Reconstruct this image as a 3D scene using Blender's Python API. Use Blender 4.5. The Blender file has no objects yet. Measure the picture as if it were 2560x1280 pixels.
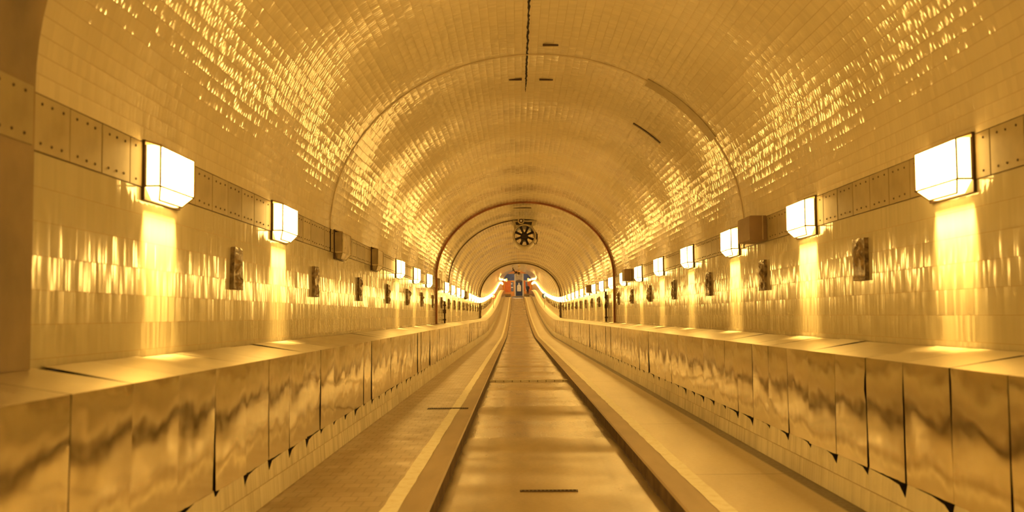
import bpy, bmesh, math, random
from mathutils import Vector, Matrix
random.seed(7)
C = bpy.context.scene.collection
SC = bpy.context.scene

# ------------------------------------------------------------------ camera, world, exposure
CAM_H = 1.35                     # camera height above the walkway
F_PX = 2500.0                    # focal length in pixels of the 2560 px wide frame
cam_d = bpy.data.cameras.new('camera')
cam = bpy.data.objects.new('camera', cam_d); C.objects.link(cam); SC.camera = cam
cam_d.sensor_width = 36.0; cam_d.lens = 36.0 * F_PX / 2560.0
cam_d.clip_start = 0.05; cam_d.clip_end = 500
PITCH = math.atan(148 / F_PX); YAW = math.atan(9 / F_PX); ROLL = math.radians(-0.5)
cam.matrix_world = (Matrix.Translation((0, 0, CAM_H)) @ Matrix.Rotation(YAW, 4, 'Z')
                    @ Matrix.Rotation(math.radians(90) + PITCH, 4, 'X') @ Matrix.Rotation(ROLL, 4, 'Z'))
cam_d.dof.use_dof = True; cam_d.dof.focus_distance = 24.0; cam_d.dof.aperture_fstop = 2.4

w = bpy.data.worlds.new('world'); SC.world = w; w.use_nodes = True
w.node_tree.nodes['Background'].inputs[0].default_value = (1.0, 0.7, 0.35, 1)
w.node_tree.nodes['Background'].inputs[1].default_value = 0.02
SC.view_settings.view_transform = 'Standard'; SC.view_settings.look = 'None'
SC.view_settings.gamma = 1.0; SC.view_settings.use_curve_mapping = False
SC.view_settings.exposure = 1.84
SC.cycles.use_denoising = True
SC.cycles.use_light_tree = True
SC.cycles.adaptive_threshold = 0.03
SC.cycles.max_bounces = 9; SC.cycles.diffuse_bounces = 4; SC.cycles.glossy_bounces = 7
SC.cycles.sample_clamp_indirect = 6.0

LAMP_COL = (1.0, 0.565, 0.125)     # warm lamp light
LAMP_E = 15.0
DOWN_W = 3.6

# ------------------------------------------------------------------ place: axis and profile
XC = 0.27                        # tunnel axis is to the right of the camera
A, B = 2.60, 2.20                # half width, rise of the vault
H_LEDGE_F, H_LEDGE_B = 1.04, 1.115
H_BAND0, H_BAND1 = 2.165, 2.455
XP = 2.105                       # cladding panels
H_PAN0 = 0.30
X_CURB, X_LINE, H_ROAD = 0.887, 1.163, -0.14
Z0, Z1 = -14.0, 178.0
KN = [(58, 0, 0), (75, .33, .031), (100, 1.3, .045), (120, 2.4, .062), (135, 3.3, .055), (150, 3.98, .032), (181, 4.65, .016), (200, 4.95, .016)]
def elev(z):
    if z <= 58: return 0.0
    for (a, ya, ma), (b, yb, mb) in zip(KN, KN[1:]):
        if z <= b:
            t = (z - a) / (b - a); h = b - a
            return ((2*t**3 - 3*t*t + 1) * ya + (t**3 - 2*t*t + t) * h * ma + (-2*t**3 + 3*t*t) * yb + (t**3 - t*t) * h * mb)
    return KN[-1][1]
def slope(z): return (elev(z + .2) - elev(z - .2)) / .4
def P(x, h, z): return Vector((x + XC, z, h + elev(z)))

# ------------------------------------------------------------------ node helpers
class NT:
    def __init__(s, name):
        s.m = bpy.data.materials.new(name); s.m.use_nodes = True
        s.t = s.m.node_tree; s.t.nodes.clear()
        s.out = s.t.nodes.new('ShaderNodeOutputMaterial')
    def n(s, typ, **kw):
        nd = s.t.nodes.new(typ)
        for k, v in kw.items(): setattr(nd, k, v)
        return nd
    def put(s, sock, v):
        if isinstance(v, bpy.types.NodeSocket): s.t.links.new(v, sock)
        elif v is not None:
            if sock.type == 'RGBA' and len(v) == 3: v = (*v, 1)
            sock.default_value = v
    def math(s, op, a, b=None, c=None, clamp=False):
        nd = s.n('ShaderNodeMath', operation=op); nd.use_clamp = clamp
        for i, v in enumerate((a, b, c)):
            if v is not None: s.put(nd.inputs[i], v)
        return nd.outputs[0]
    def vec(s, op, a, b=None, scale=None):
        nd = s.n('ShaderNodeVectorMath', operation=op)
        s.put(nd.inputs[0], a)
        if b is not None: s.put(nd.inputs[1], b)
        if scale is not None: s.put(nd.inputs['Scale'], scale)
        return nd.outputs[0]
    def mix(s, f, a, b):
        nd = s.n('ShaderNodeMix', data_type='RGBA')
        s.put(nd.inputs[0], f); s.put(nd.inputs[6], a); s.put(nd.inputs[7], b)
        return nd.outputs[2]
    def noise(s, vec, scale, detail=3, rough=.5):
        nd = s.n('ShaderNodeTexNoise')
        if vec is not None: s.put(nd.inputs['Vector'], vec)
        nd.inputs['Scale'].default_value = scale; nd.inputs['Detail'].default_value = detail
        nd.inputs['Roughness'].default_value = rough
        return nd.outputs[0], nd.outputs[1]
    def remap(s, v, a, b, c=0., d=1.):
        nd = s.n('ShaderNodeMapRange'); s.put(nd.inputs[0], v)
        for i, q in enumerate((a, b, c, d)): nd.inputs[i+1].default_value = q
        return nd.outputs[0]
    def bsdf(s, base, rough=.5, metal=0., normal=None, spec=None, **kw):
        b = s.n('ShaderNodeBsdfPrincipled')
        s.put(b.inputs['Base Color'], base); s.put(b.inputs['Roughness'], rough); s.put(b.inputs['Metallic'], metal)
        if normal is not None: s.put(b.inputs['Normal'], normal)
        if spec is not None: s.put(b.inputs['Specular IOR Level'], spec)
        for k, v in kw.items(): s.put(b.inputs[k], v)
        s.t.links.new(b.outputs[0], s.out.inputs[0])
        return s.m
    def bump(s, h, strength=.3, dist=.01):
        b = s.n('ShaderNodeBump'); s.put(b.inputs['Height'], h)
        b.inputs['Strength'].default_value = strength; b.inputs['Distance'].default_value = dist
        return b.outputs[0]
    def objco(s): return s.n('ShaderNodeTexCoord').outputs['Object']
    def scaled(s, v, sc):
        nd = s.n('ShaderNodeMapping'); s.put(nd.inputs[0], v); nd.inputs['Scale'].default_value = sc
        return nd.outputs[0]

def plain(name, col, rough=.6, metal=0., var=.15, scale=6., bump=.0):
    t = NT(name); co = t.objco(); f, _ = t.noise(co, scale, 4)
    c = t.mix(t.remap(f, .3, .7), tuple(x * (1 - var) for x in col), tuple(min(1, x * (1 + var)) for x in col))
    nrm = None
    if bump: nrm = t.bump(t.noise(co, scale * 6, 3)[0], bump, .01)
    return t.bsdf(c, rough, metal, nrm)

def emit(name, col, e, base=(.8, .75, .6)):
    t = NT(name); co = t.objco()
    f, _ = t.noise(co, 9, 2)
    st = t.remap(f, .3, .7, e * .92, e * 1.08)
    return t.bsdf(base, .3, 0, **{'Emission Color': col, 'Emission Strength': st})

def tiles(name, tu, tv, base, grout, gu, gv, au, av, pu, pv, rough, bond=.5, tint=.12, spec=.5, wob=0., stain=0., wave=0., wsc=(26, 26, 1)):
    """glazed tiles on UVs in metres: u runs round the profile, v along the tunnel; every tile is set a little askew"""
    t = NT(name)
    uv = t.n('ShaderNodeUVMap').outputs[0]
    sx = t.n('ShaderNodeSeparateXYZ'); t.put(sx.inputs[0], uv)
    U = t.math('DIVIDE', sx.outputs[0], tu); cu = t.math('FLOOR', U); fu = t.math('SUBTRACT', U, cu)
    V = t.math('ADD', t.math('DIVIDE', sx.outputs[1], tv), t.math('MULTIPLY', cu, bond))
    cv = t.math('FLOOR', V); fv = t.math('SUBTRACT', V, cv)
    cb = t.n('ShaderNodeCombineXYZ'); t.put(cb.inputs[0], cu); t.put(cb.inputs[1], cv)
    wn = t.n('ShaderNodeTexWhiteNoise', noise_dimensions='2D'); t.put(wn.inputs['Vector'], cb.outputs[0])
    sc = t.n('ShaderNodeSeparateColor'); t.put(sc.inputs[0], wn.outputs['Color'])
    r, g, b = sc.outputs
    N = t.n('ShaderNodeNewGeometry').outputs['Normal']
    Y = (0, 1, 0)
    T = t.vec('NORMALIZE', t.vec('CROSS_PRODUCT', N, Y))
    def cen(v, k): return t.math('MULTIPLY', t.math('SUBTRACT', v, .5), k)
    du = t.math('ADD', cen(r, au), cen(fu, pu)); dv = t.math('ADD', cen(g, av), cen(fv, pv))
    if wob:
        nz, nc = t.noise(t.scaled(uv, wsc), 1., 2)
        ss = t.n('ShaderNodeSeparateColor'); t.put(ss.inputs[0], nc)
        du = t.math('ADD', du, cen(ss.outputs[0], wob)); dv = t.math('ADD', dv, cen(ss.outputs[1], wob * .6))
    if wave:                         # ripple in the normals, shaped to imitate light bands at the lanterns
        ph = t.math('MULTIPLY', t.math('ADD', sx.outputs[1], .4), 2 * math.pi / 3.28)
        dv = t.math('ADD', dv, t.math('MULTIPLY', t.math('SINE', ph), wave))
    nn = t.vec('NORMALIZE', t.vec('ADD', N, t.vec('ADD', t.vec('SCALE', T, scale=du), t.vec('SCALE', Y, scale=dv))))
    eu = t.math('MINIMUM', fu, t.math('SUBTRACT', 1., fu)); ev = t.math('MINIMUM', fv, t.math('SUBTRACT', 1., fv))
    gm = t.math('MAXIMUM', t.math('LESS_THAN', eu, gu), t.math('LESS_THAN', ev, gv))
    col = t.mix(t.math('MULTIPLY', b, 1.), tuple(x * (1 - tint) for x in base), base)
    if stain:
        f, _ = t.noise(t.scaled(uv, (1., .35, 1)), 1.3, 5, .6)
        col = t.mix(t.remap(f, .5, .75, 0, stain), col, tuple(x * y for x, y in zip(base, (.62, .55, .42))))
    col = t.mix(gm, col, grout)
    ro = t.math('ADD', t.math('MULTIPLY', g, rough * .4), rough * .8)
    ro = t.math('MAXIMUM', ro, t.math('MULTIPLY', gm, .6))
    return t.bsdf(col, ro, 0., nn, spec)

M = {}
M['vault'] = tiles('vault tiles', .095, .055, (.76, .69, .52), (.45, .36, .22), .028, .0, .075, .07, .11, .10, .09, .5, .08, 1.0, .035, .2, .06, (9, 60, 1))
M['wall'] = tiles('wall tiles', .168, .034, (.60, .555, .40), (.36, .26, .13), .012, .0, .05, .11, .016, .03, .10, .5, .06, 1.0, .03, .25, 0., (3, 60, 1))
M['skirt'] = tiles('skirting tiles', .15, .06, (.84, .79, .62), (.30, .22, .12), .02, .0, .16, .16, .10, .1, .16, .5, .07, .8, .08, .5, 0., (6, 60, 1))

t = NT('stone setts'); uv = t.n('ShaderNodeUVMap').outputs[0]
bk = t.n('ShaderNodeTexBrick'); t.put(bk.inputs['Vector'], uv); bk.offset = .5
for k, v in (('Color1', (.40, .32, .22, 1)), ('Color2', (.46, .37, .26, 1)), ('Mortar', (.29, .22, .14, 1))): bk.inputs[k].default_value = v
bk.inputs['Scale'].default_value = 1; bk.inputs['Brick Width'].default_value = .137; bk.inputs['Row Height'].default_value = .20; bk.inputs['Mortar Size'].default_value = .008
f, _ = t.noise(uv, 3., 5); c = t.mix(t.remap(f, .35, .75, 0, .5), bk.outputs[0], (.30, .22, .13))
M['setts'] = t.bsdf(c, t.remap(f, .3, .7, .3, .45), 0, t.bump(t.math('SUBTRACT', t.noise(uv, 25, 2)[0], bk.outputs['Fac']), .25, .004))

t = NT('smooth concrete walkway'); uv = t.n('ShaderNodeUVMap').outputs[0]
f, _ = t.noise(t.scaled(uv, (1, .25, 1)), 2.2, 6, .6); g, _ = t.noise(uv, 26, 4)
sx = t.n('ShaderNodeSeparateXYZ'); t.put(sx.inputs[0], uv)
jj = t.math('LESS_THAN', t.math('FRACT', t.math('DIVIDE', sx.outputs[1], 3.9)), .004)
c = t.mix(t.remap(f, .3, .7), (.50, .42, .295), (.60, .51, .355)); c = t.mix(jj, c, (.16, .12, .08))
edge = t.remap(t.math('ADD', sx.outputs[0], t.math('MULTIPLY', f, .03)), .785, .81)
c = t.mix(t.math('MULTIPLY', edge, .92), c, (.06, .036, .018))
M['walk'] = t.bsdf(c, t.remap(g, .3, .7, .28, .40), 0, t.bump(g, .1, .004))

t = NT('worn road concrete'); uv = t.n('ShaderNodeUVMap').outputs[0]
sx = t.n('ShaderNodeSeparateXYZ'); t.put(sx.inputs[0], uv)
f, _ = t.noise(t.scaled(uv, (1, .3, 1)), 1.6, 6, .6); g, _ = t.noise(uv, 30, 4)
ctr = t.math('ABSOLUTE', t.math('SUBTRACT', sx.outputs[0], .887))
wear = t.remap(t.math('ABSOLUTE', t.math('SUBTRACT', ctr, .60)), 0., .16, 1, 0)
c = t.mix(t.remap(f, .3, .7), (.34, .265, .17), (.46, .365, .235))
c = t.mix(t.math('MULTIPLY', wear, .45), c, (.22, .165, .10))
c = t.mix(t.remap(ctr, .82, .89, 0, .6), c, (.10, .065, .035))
lo, _ = t.noise(t.scaled(uv, (.12, .38, 1)), 1., 1.5)
wv = t.math('MULTIPLY', lo, .25)
jn = t.math('LESS_THAN', t.math('FRACT', t.math('DIVIDE', t.math('SUBTRACT', sx.outputs[1], 72.3), 27.3)), .008)
c = t.mix(t.math('MULTIPLY', jn, .8), c, (.07, .045, .025))
bp = t.bump(t.math('ADD', wv, t.math('MULTIPLY', g, .00008)), 1.0, 1.0)
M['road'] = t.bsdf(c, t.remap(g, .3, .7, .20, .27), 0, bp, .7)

t = NT('granite kerb'); co = t.objco(); f, _ = t.noise(t.scaled(co, (1, .2, 1)), 4, 5)
geo = t.n('ShaderNodeNewGeometry').outputs['Normal']; sx = t.n('ShaderNodeSeparateXYZ'); t.put(sx.inputs[0], geo)
c = t.mix(t.remap(f, .3, .7), (.33, .25, .16), (.43, .335, .22))
M['kerb'] = t.bsdf(c, .5)
M['kerb_face'] = plain('dark kerb face', (.12, .075, .04), .8, 0, .4, 5)  # face coloured darker than the kerb top
t = NT('worn white line paint'); co = t.objco(); f, _ = t.noise(co, 9, 6, .7)
c = t.mix(t.remap(f, .48, .68, 0, .7), (.97, .94, .82), (.76, .67, .48)); M['paint'] = t.bsdf(c, .5)

def steel(name, base, ro, bstr, sc=(1, 1, 1), nscale=2.2):
    t = NT(name); co = t.n('ShaderNodeTexCoord').outputs['Object']
    oi = t.n('ShaderNodeObjectInfo'); cb = t.n('ShaderNodeCombineXYZ')
    t.put(cb.inputs[0], t.math('MULTIPLY', oi.outputs['Random'], 40.)); t.put(cb.inputs[1], t.math('MULTIPLY', oi.outputs['Random'], 17.))
    v = t.vec('ADD', co, cb.outputs[0])
    f, _ = t.noise(t.scaled(v, sc), nscale, 2, .45)
    g, _ = t.noise(t.scaled(co, (3, 3, 3)), 3, 2)
    tone = t.mix(t.math('MULTIPLY', oi.outputs['Random'], 1.), tuple(x * .88 for x in base), base)
    return t.bsdf(tone, t.remap(g, .3, .7, ro * .8, ro * 1.2), 1.0, t.bump(f, bstr, .02))
M['steel'] = steel('polished steel cladding', (.85, .79, .63), .11, .40)
M['steel_top'] = steel('brushed steel coping', (.80, .74, .60), .38, .10)
M['dark'] = plain('black gap', (.012, .008, .005), .9)
t = NT('riveted plate'); oi = t.n('ShaderNodeObjectInfo'); co = t.objco(); f, _ = t.noise(co, 5, 5)
c = t.mix(oi.outputs['Random'], (.34, .28, .155), (.47, .40, .24)); c = t.mix(t.remap(f, .45, .75, 0, .4), c, (.22, .16, .08))
M['plate'] = t.bsdf(c, .42, 0)
M['rivet'] = plain('rivet iron', (.09, .055, .03), .6)
M['brown'] = plain('dark brown iron', (.085, .05, .028), .5, .2, .3)
M['box'] = plain('brown painted box', (.30, .20, .11), .5, 0, .12)
M['hood'] = plain('tan enamel hood', (.52, .40, .22), .45)
M['deadbar'] = plain('pale lantern bar', (.72, .62, .40), .4)
M['bar'] = plain('thin bronze bar', (.16, .09, .04), .5, .3)
M['glow'] = emit('lit lamp glass', LAMP_COL, LAMP_E)
M['glow_low'] = emit('lit lower lamp glass', LAMP_COL, LAMP_E * .35)
M['glow_end'] = emit('lit lamp end glass', LAMP_COL, LAMP_E * .18)
M['dead'] = plain('unlit frosted glass', (.50, .42, .28), .15, .35, .2)
M['copper'] = plain('red brown joint strip', (.30, .115, .045), .45, .2, .3, 3)
M['iron'] = plain('dark joint strip', (.13, .085, .045), .6, .2, .3, 3)
M['pier'] = plain('grey brown plaster', (.27, .205, .13), .65, 0, .25, 2.5, .2)
M['fan'] = plain('grey cream fan paint', (.42, .36, .24), .5)
M['fan_dark'] = plain('dark fan metal', (.03, .018, .012), .5, .3)
M['cable'] = plain('dark conduit', (.16, .11, .06), .5, .3)
t = NT('glazed ceramic relief'); co = t.objco(); f, _ = t.noise(co, 14, 5, .65); g, _ = t.noise(co, 4, 3)
c = t.mix(t.remap(f, .35, .65), (.085, .05, .022), (.36, .255, .12)); c = t.mix(t.remap(g, .5, .7, 0, .6), c, (.13, .11, .055))
M['relief'] = t.bsdf(c, .22, 0, t.bump(f, .5, .012))
M['orange'] = plain('orange painted panel', (.62, .15, .02), .5, 0, .12, 2)
M['amber'] = plain('amber painted panel', (.66, .27, .05), .5, 0, .12, 2)
M['blue'] = plain('blue panel', (.045, .075, .22), .35, 0, .25, 2)
M['navy'] = plain('dark navy panel', (.02, .03, .075), .4)
M['slate'] = plain('slate blue strip', (.14, .15, .19), .4)
M['cream'] = plain('cream stone', (.60, .52, .36), .6)
M['ochre'] = plain('ochre stone', (.38, .28, .15), .6)
M['yellow'] = plain('yellow pole paint', (.85, .55, .08), .5)
M['white'] = plain('white enamel', (.82, .78, .68), .4)
M['red'] = plain('red enamel', (.65, .05, .03), .4)
M['signblue'] = plain('sign blue enamel', (.05, .09, .22), .4)
M['black'] = plain('black cloth', (.02, .016, .014), .8)
M['skin'] = plain('skin', (.45, .27, .17), .6)
M['concrete'] = plain('plain plaster', (.55, .46, .31), .6, 0, .1, 2)
M['gold'] = plain('brass rod', (.75, .55, .2), .35, .6)

# ------------------------------------------------------------------ mesh helpers
def link(name, bm, mats, parent=None, loc=None, rot=None, smooth=False):
    me = bpy.data.meshes.new(name); bm.to_mesh(me); bm.free()
    for m in (mats if isinstance(mats, (list, tuple)) else [mats]): me.materials.append(m)
    if smooth:
        for p in me.polygons: p.use_smooth = True
    o = bpy.data.objects.new(name, me); C.objects.link(o)
    if parent is not None: o.parent = parent
    if loc is not None: o.location = loc
    if rot is not None: o.rotation_euler = rot
    return o
def inst(name, me, parent=None, loc=(0, 0, 0), rot=(0, 0, 0)):
    o = bpy.data.objects.new(name, me); C.objects.link(o)
    if parent is not None: o.parent = parent
    o.location = loc; o.rotation_euler = rot
    return o
def empty(name, loc, rot=(0, 0, 0)):
    o = bpy.data.objects.new(name, None); C.objects.link(o); o.empty_display_size = .1
    o.location = loc; o.rotation_euler = rot
    return o
def tag(o, label, cat, group=None):
    o['label'] = label; o['category'] = cat
    if group: o['group'] = group
    return o
def struct(o, label=None):
    o['kind'] = 'structure'
    if label: o['label'] = label
    return o
def box(bm, x0, x1, y0, y1, z0, z1, mi=0):
    vs = [bm.verts.new((x, y, z)) for x in (x0, x1) for y in (y0, y1) for z in (z0, z1)]
    for q in ((0, 1, 3, 2), (4, 6, 7, 5), (0, 4, 5, 1), (2, 3, 7, 6), (0, 2, 6, 4), (1, 5, 7, 3)):
        f = bm.faces.new([vs[i] for i in q]); f.material_index = mi
    return vs
def tube(bm, pts, r, n=8, mi=0, caps=True):
    rings = []
    for i, p in enumerate(pts):
        a = pts[max(0, i - 1)]; b = pts[min(len(pts) - 1, i + 1)]
        d = (Vector(b) - Vector(a)).normalized()
        up = Vector((0, 1, 0)) if abs(d.y) < .9 else Vector((1, 0, 0))
        u = d.cross(up).normalized(); v = d.cross(u)
        rr = r[i] if isinstance(r, (list, tuple)) else r
        rings.append([bm.verts.new(Vector(p) + (u * math.cos(k * 2 * math.pi / n) + v * math.sin(k * 2 * math.pi / n)) * rr) for k in range(n)])
    for a, b in zip(rings, rings[1:]):
        for k in range(n):
            f = bm.faces.new((a[k], a[(k+1) % n], b[(k+1) % n], b[k])); f.material_index = mi; f.smooth = True
    if caps:
        for rg in (rings[0], rings[-1]): bm.faces.new(rg).material_index = mi
def lathe_y(bm, prof, n=40, cx=0, cz=0, mi=0):
    """revolve (y, r) pairs round the Y axis"""
    rings = [[bm.verts.new((cx + r * math.cos(2*math.pi*k/n), y, cz + r * math.sin(2*math.pi*k/n))) for k in range(n)] for y, r in prof]
    for a, b in zip(rings, rings[1:]):
        for k in range(n):
            f = bm.faces.new((a[k], a[(k+1) % n], b[(k+1) % n], b[k])); f.material_index = mi; f.smooth = True
    return rings
def recalc(bm): bmesh.ops.recalc_face_normals(bm, faces=bm.faces)

def zlist(a, b):
    zs = []; z = a
    while z < b - 1e-6:
        zs.append(z); z += (2.0 if z < 56 else 1.5)
    zs.append(b); return zs
def sweep(name, prof, mats, z0=Z0, z1=Z1, mis=None, u0=0., smooth=True, parent=None, flip=False, vf=None, step=None):
    """drag a profile of (x, h) along the tunnel; UVs in metres"""
    bm = bmesh.new(); uvl = bm.loops.layers.uv.new('UVMap')
    zs = zlist(z0, z1)
    if step:
        n = max(1, round((z1 - z0) / step)); zs = [z0 + (z1 - z0) * i / n for i in range(n + 1)]
    us = [u0]
    for a, b in zip(prof, prof[1:]): us.append(us[-1] + math.dist(a, b))
    rows = [[bm.verts.new(P(x, h, z)) for x, h in prof] for z in zs]
    for i in range(len(zs) - 1):
        for j in range(len(prof) - 1):
            q = [(i, j), (i, j + 1), (i + 1, j + 1), (i + 1, j)]
            if flip: q = q[::-1]
            f = bm.faces.new([rows[a][b] for a, b in q]); f.smooth = smooth
            if mis: f.material_index = mis[j]
            for lp, (a, b) in zip(f.loops, q): lp[uvl].uv = (us[b], zs[a] + 50)
    return link(name, bm, mats, parent)

def arch(d=0., n=48, base=H_LEDGE_B):
    """outline from the left ledge over the vault to the right ledge, inset by d, as (x, h)"""
    pts = [(-(A - d), base), (-(A - d), H_BAND0), (-(A - d), H_BAND1)]
    for k in range(1, n):
        a = math.pi * (1 - k / n); pts.append(((A - d) * math.cos(a), H_BAND1 + (B - d) * math.sin(a)))
    pts += [((A - d), H_BAND1), ((A - d), H_BAND0), ((A - d), base)]
    return pts

# ------------------------------------------------------------------ tunnel shell
nv = 48
vault = [(A * math.cos(math.pi * (1 - k / nv)), H_BAND1 + B * math.sin(math.pi * (1 - k / nv))) for k in range(nv + 1)]
ceiling = struct(sweep('ceiling', vault, M['vault']))
for side, sg in (('left', -1), ('right', 1)):
    struct(sweep('wall_' + side, [(sg * A, H_BAND0), (sg * A, H_LEDGE_B - .02)], M['wall'], flip=(sg > 0), smooth=False))
# floor: two walkways and the sunken road between them
fl = sweep('floor', [(-X_CURB + .001, H_ROAD), (X_CURB - .001, H_ROAD)], M['road'], z1=200, flip=True)
struct(fl)
lw = sweep('walkway', [(-X_CURB - .30, 0), (-XP - .05, 0)], M['setts'], z1=183, parent=fl)
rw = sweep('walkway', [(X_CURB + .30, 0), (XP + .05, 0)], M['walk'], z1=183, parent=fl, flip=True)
lw['label'] = 'left walkway paved in small stone setts'; rw['label'] = 'right walkway of smooth grey concrete'
for sg in (-1, 1):
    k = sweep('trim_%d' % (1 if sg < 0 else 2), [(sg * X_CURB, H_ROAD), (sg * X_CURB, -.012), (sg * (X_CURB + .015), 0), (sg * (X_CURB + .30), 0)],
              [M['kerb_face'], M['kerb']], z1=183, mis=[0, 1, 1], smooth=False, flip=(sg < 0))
    struct(k)
    # painted line, a thin worn film with ragged edges
    bm = bmesh.new(); rows = []; rnd = random.Random(3 + sg)
    z = 3.0
    while z < 176:
        s = (elev(z)); j = .006
        rows.append([bm.verts.new(P(sg * (X_LINE - .062 + rnd.uniform(-j, j)), .003, z)), bm.verts.new(P(sg * (X_LINE + .062 + rnd.uniform(-j, j)), .003, z))])
        z += .25 if z < 30 else 1.0
    for a, b in zip(rows, rows[1:]):
        bm.faces.new((a[0], a[1], b[1], b[0]) if sg < 0 else (a[1], a[0], b[0], b[1]))
    recalc(bm); link('painted_line', bm, M['paint'], k)['label'] = 'worn white painted line'

# skirting with a broken top edge under the steel sheets, and a black sheet behind it
PW = 0.66
Z_J = {-1: 4.14 - PW * 27, 1: 4.87 - PW * 28}
for side, sg in (('left', -1), ('right', 1)):
    bm = bmesh.new(); uvl = bm.loops.layers.uv.new('UVMap'); rnd = random.Random(11 + sg)
    zs = []; z = Z_J[sg]
    while z < 178:
        near = z < 60
        pts = ((0, -.016), (.02, -.085), (.045, -.07), (.13, -.034), (.30, -.020), (.64, -.014)) if near else ((0, -.03),)
        dd = rnd.uniform(.45, 1.25)
        for a, h in pts: zs.append((z + a, H_PAN0 + .012 + h * dd + (rnd.uniform(-.006, .006) if near else 0)))
        z += PW
    rows = []
    for z, ht in zs:
        xb, xt = XP - .015, XP + .006
        def xx(h): return xb + (xt - xb) * h / H_PAN0
        rows.append(([bm.verts.new(P(sg * xx(h), h, z)) for h in (0, .15, ht - .012, ht)], (0, .15, ht - .012, ht), z))
        rows[-1][0].append(bm.verts.new(P(sg * (XP + .075), ht + .002, z)))
    for (a, ha, za), (b, hb, zb) in zip(rows, rows[1:]):
        for j in range(4):
            f = bm.faces.new((a[j], a[j+1], b[j+1], b[j]))
            f.material_index = 1 if j == 3 else 0
            for lp, uvv in zip(f.loops, ((ha[min(j, 3)], za), (ha[min(j+1, 3)], za), (hb[min(j+1, 3)], zb), (hb[min(j, 3)], zb))): lp[uvl].uv = (uvv[0], uvv[1] + 50)
    recalc(bm)
    sk = struct(link('baseboard_' + side, bm, [M['skirt'], M['dark']]))
    g = sweep('gap_shade_sheet', [(sg * (XP + .07), .1), (sg * (XP + .07), H_LEDGE_F - .03), (sg * (A - .002), H_LEDGE_B - .022)], M['dark'], parent=sk, flip=(sg < 0))  # black sheet stands in for the shade inside the gaps

# ------------------------------------------------------------------ steel clad ledges
def panel_bm(sg, w, rnd, n=10, amp=.004, top_open=0., slit=0., wedge=0.):
    """one bent sheet: coping on top, face below; origin at its front top corner, near end"""
    bm = bmesh.new(); nt = 3
    tw = A - XP - .014
    lean = rnd.uniform(-.004, .004); p1 = rnd.uniform(.3, 1.) * amp; ph = rnd.uniform(0, 6); q = rnd.uniform(.5, 1.4); p2 = rnd.uniform(.2, .8) * amp
    rows = []
    hgt = H_LEDGE_F - H_PAN0
    gap = .0042
    for i in range(n + 1):
        y = gap + (w - 2 * gap) * i / n; s = i / n; row = []; q0 = (1 - s) ** 4
        for j in range(nt + 1):
            tt = 1 - j / nt
            row.append(bm.verts.new((sg * tw * tt, y + top_open * tt * q0, (H_LEDGE_B - H_LEDGE_F) * tt + .003 * math.sin(math.pi * s) * math.sin(math.pi * tt))))
        for j in range(1, n + 1):
            v = j / n
            d = p1 * math.sin(math.pi * s) * math.sin(math.pi * v) + p2 * math.sin(2 * math.pi * (s * q + v * .9) + ph) * min(1, v * 3) * .5 + lean * (s - .5)
            row.append(bm.verts.new((-sg * d, y + q0 * (slit * math.exp(-((v - .27) / .1) ** 2) + wedge * min(1, v * 4)), -hgt * v + (rnd.uniform(-.004, .002) if j == n else 0))))
        rows.append(row)
    for a, b in zip(rows, rows[1:]):
        for j in range(len(a) - 1):
            f = bm.faces.new((a[j], b[j], b[j+1], a[j+1]) if sg < 0 else (a[j], a[j+1], b[j+1], b[j]))
            f.material_index = 1 if j < nt else 0; f.smooth = True
    for e in bm.edges:                              # crisp fold
        if all(abs(v.co.z) < 1e-6 and abs(v.co.x) < 1e-6 for v in e.verts): e.smooth = False
    recalc(bm)
    return bm
def mesh_of(bm, mats, name):
    me = bpy.data.meshes.new(name); bm.to_mesh(me); bm.free()
    for m in mats: me.materials.append(m)
    return me
for side, sg, nm in (('left', -1, 'trim_3'), ('right', 1, 'trim_4')):
    root = struct(empty(nm, P(sg * XP, 0, 3.0))); root['label'] = 'steel clad service ledge along the %s wall' % side
    rnd = random.Random(40 + sg)
    var = [mesh_of(panel_bm(sg, PW, rnd), [M['steel'], M['steel_top']], 'cladding_panel') for _ in range(14)]
    k0 = round((3.5 - Z_J[sg]) / PW)
    idx = -1
    for k in range(k0 - 1, k0 + 99):
        z = Z_J[sg] + k * PW
        a = var[rnd.randrange(14)]
        sp = {(-1, 28): (.10, 0, 0), (-1, 34): (.07, 0, 0), (-1, 39): (.05, 0, 0), (1, 31): (0, .035, 0), (1, 30): (.02, 0, .022), (1, 33): (.05, 0, .006)}.get((sg, k))
        if sp: a = mesh_of(panel_bm(sg, PW, rnd, 10, .004, *sp), [M['steel'], M['steel_top']], 'cladding_panel')
        o = inst('cladding_panel', a, root, P(sg * XP, H_LEDGE_F, z) - root.location, (math.atan(slope(z + PW / 2)), rnd.uniform(-.010, .010), rnd.uniform(-.006, .006)))
        if rnd.random() < .12: o.rotation_euler.z += sg * rnd.uniform(.004, .010)
    zf = Z_J[sg] + (k0 + 99) * PW
    o = sweep('distant_cladding', [(sg * A, H_LEDGE_B), (sg * XP, H_LEDGE_F), (sg * XP, H_PAN0)], [M['steel_top'], M['steel']], z0=zf, z1=178, mis=[0, 1], smooth=False, parent=root, flip=(sg > 0), step=PW)
    o.matrix_parent_inverse = Matrix.Translation(-root.location); o['kind'] = 'stuff'
    o = sweep('rear_cladding', [(sg * A, H_LEDGE_B), (sg * XP, H_LEDGE_F), (sg * XP, H_PAN0)], [M['steel_top'], M['steel']], z0=Z0, z1=Z_J[sg] + (k0 - 1) * PW, mis=[0, 1], smooth=False, parent=root, flip=(sg > 0), step=PW)
    o.matrix_parent_inverse = Matrix.Translation(-root.location); o['kind'] = 'stuff'

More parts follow.
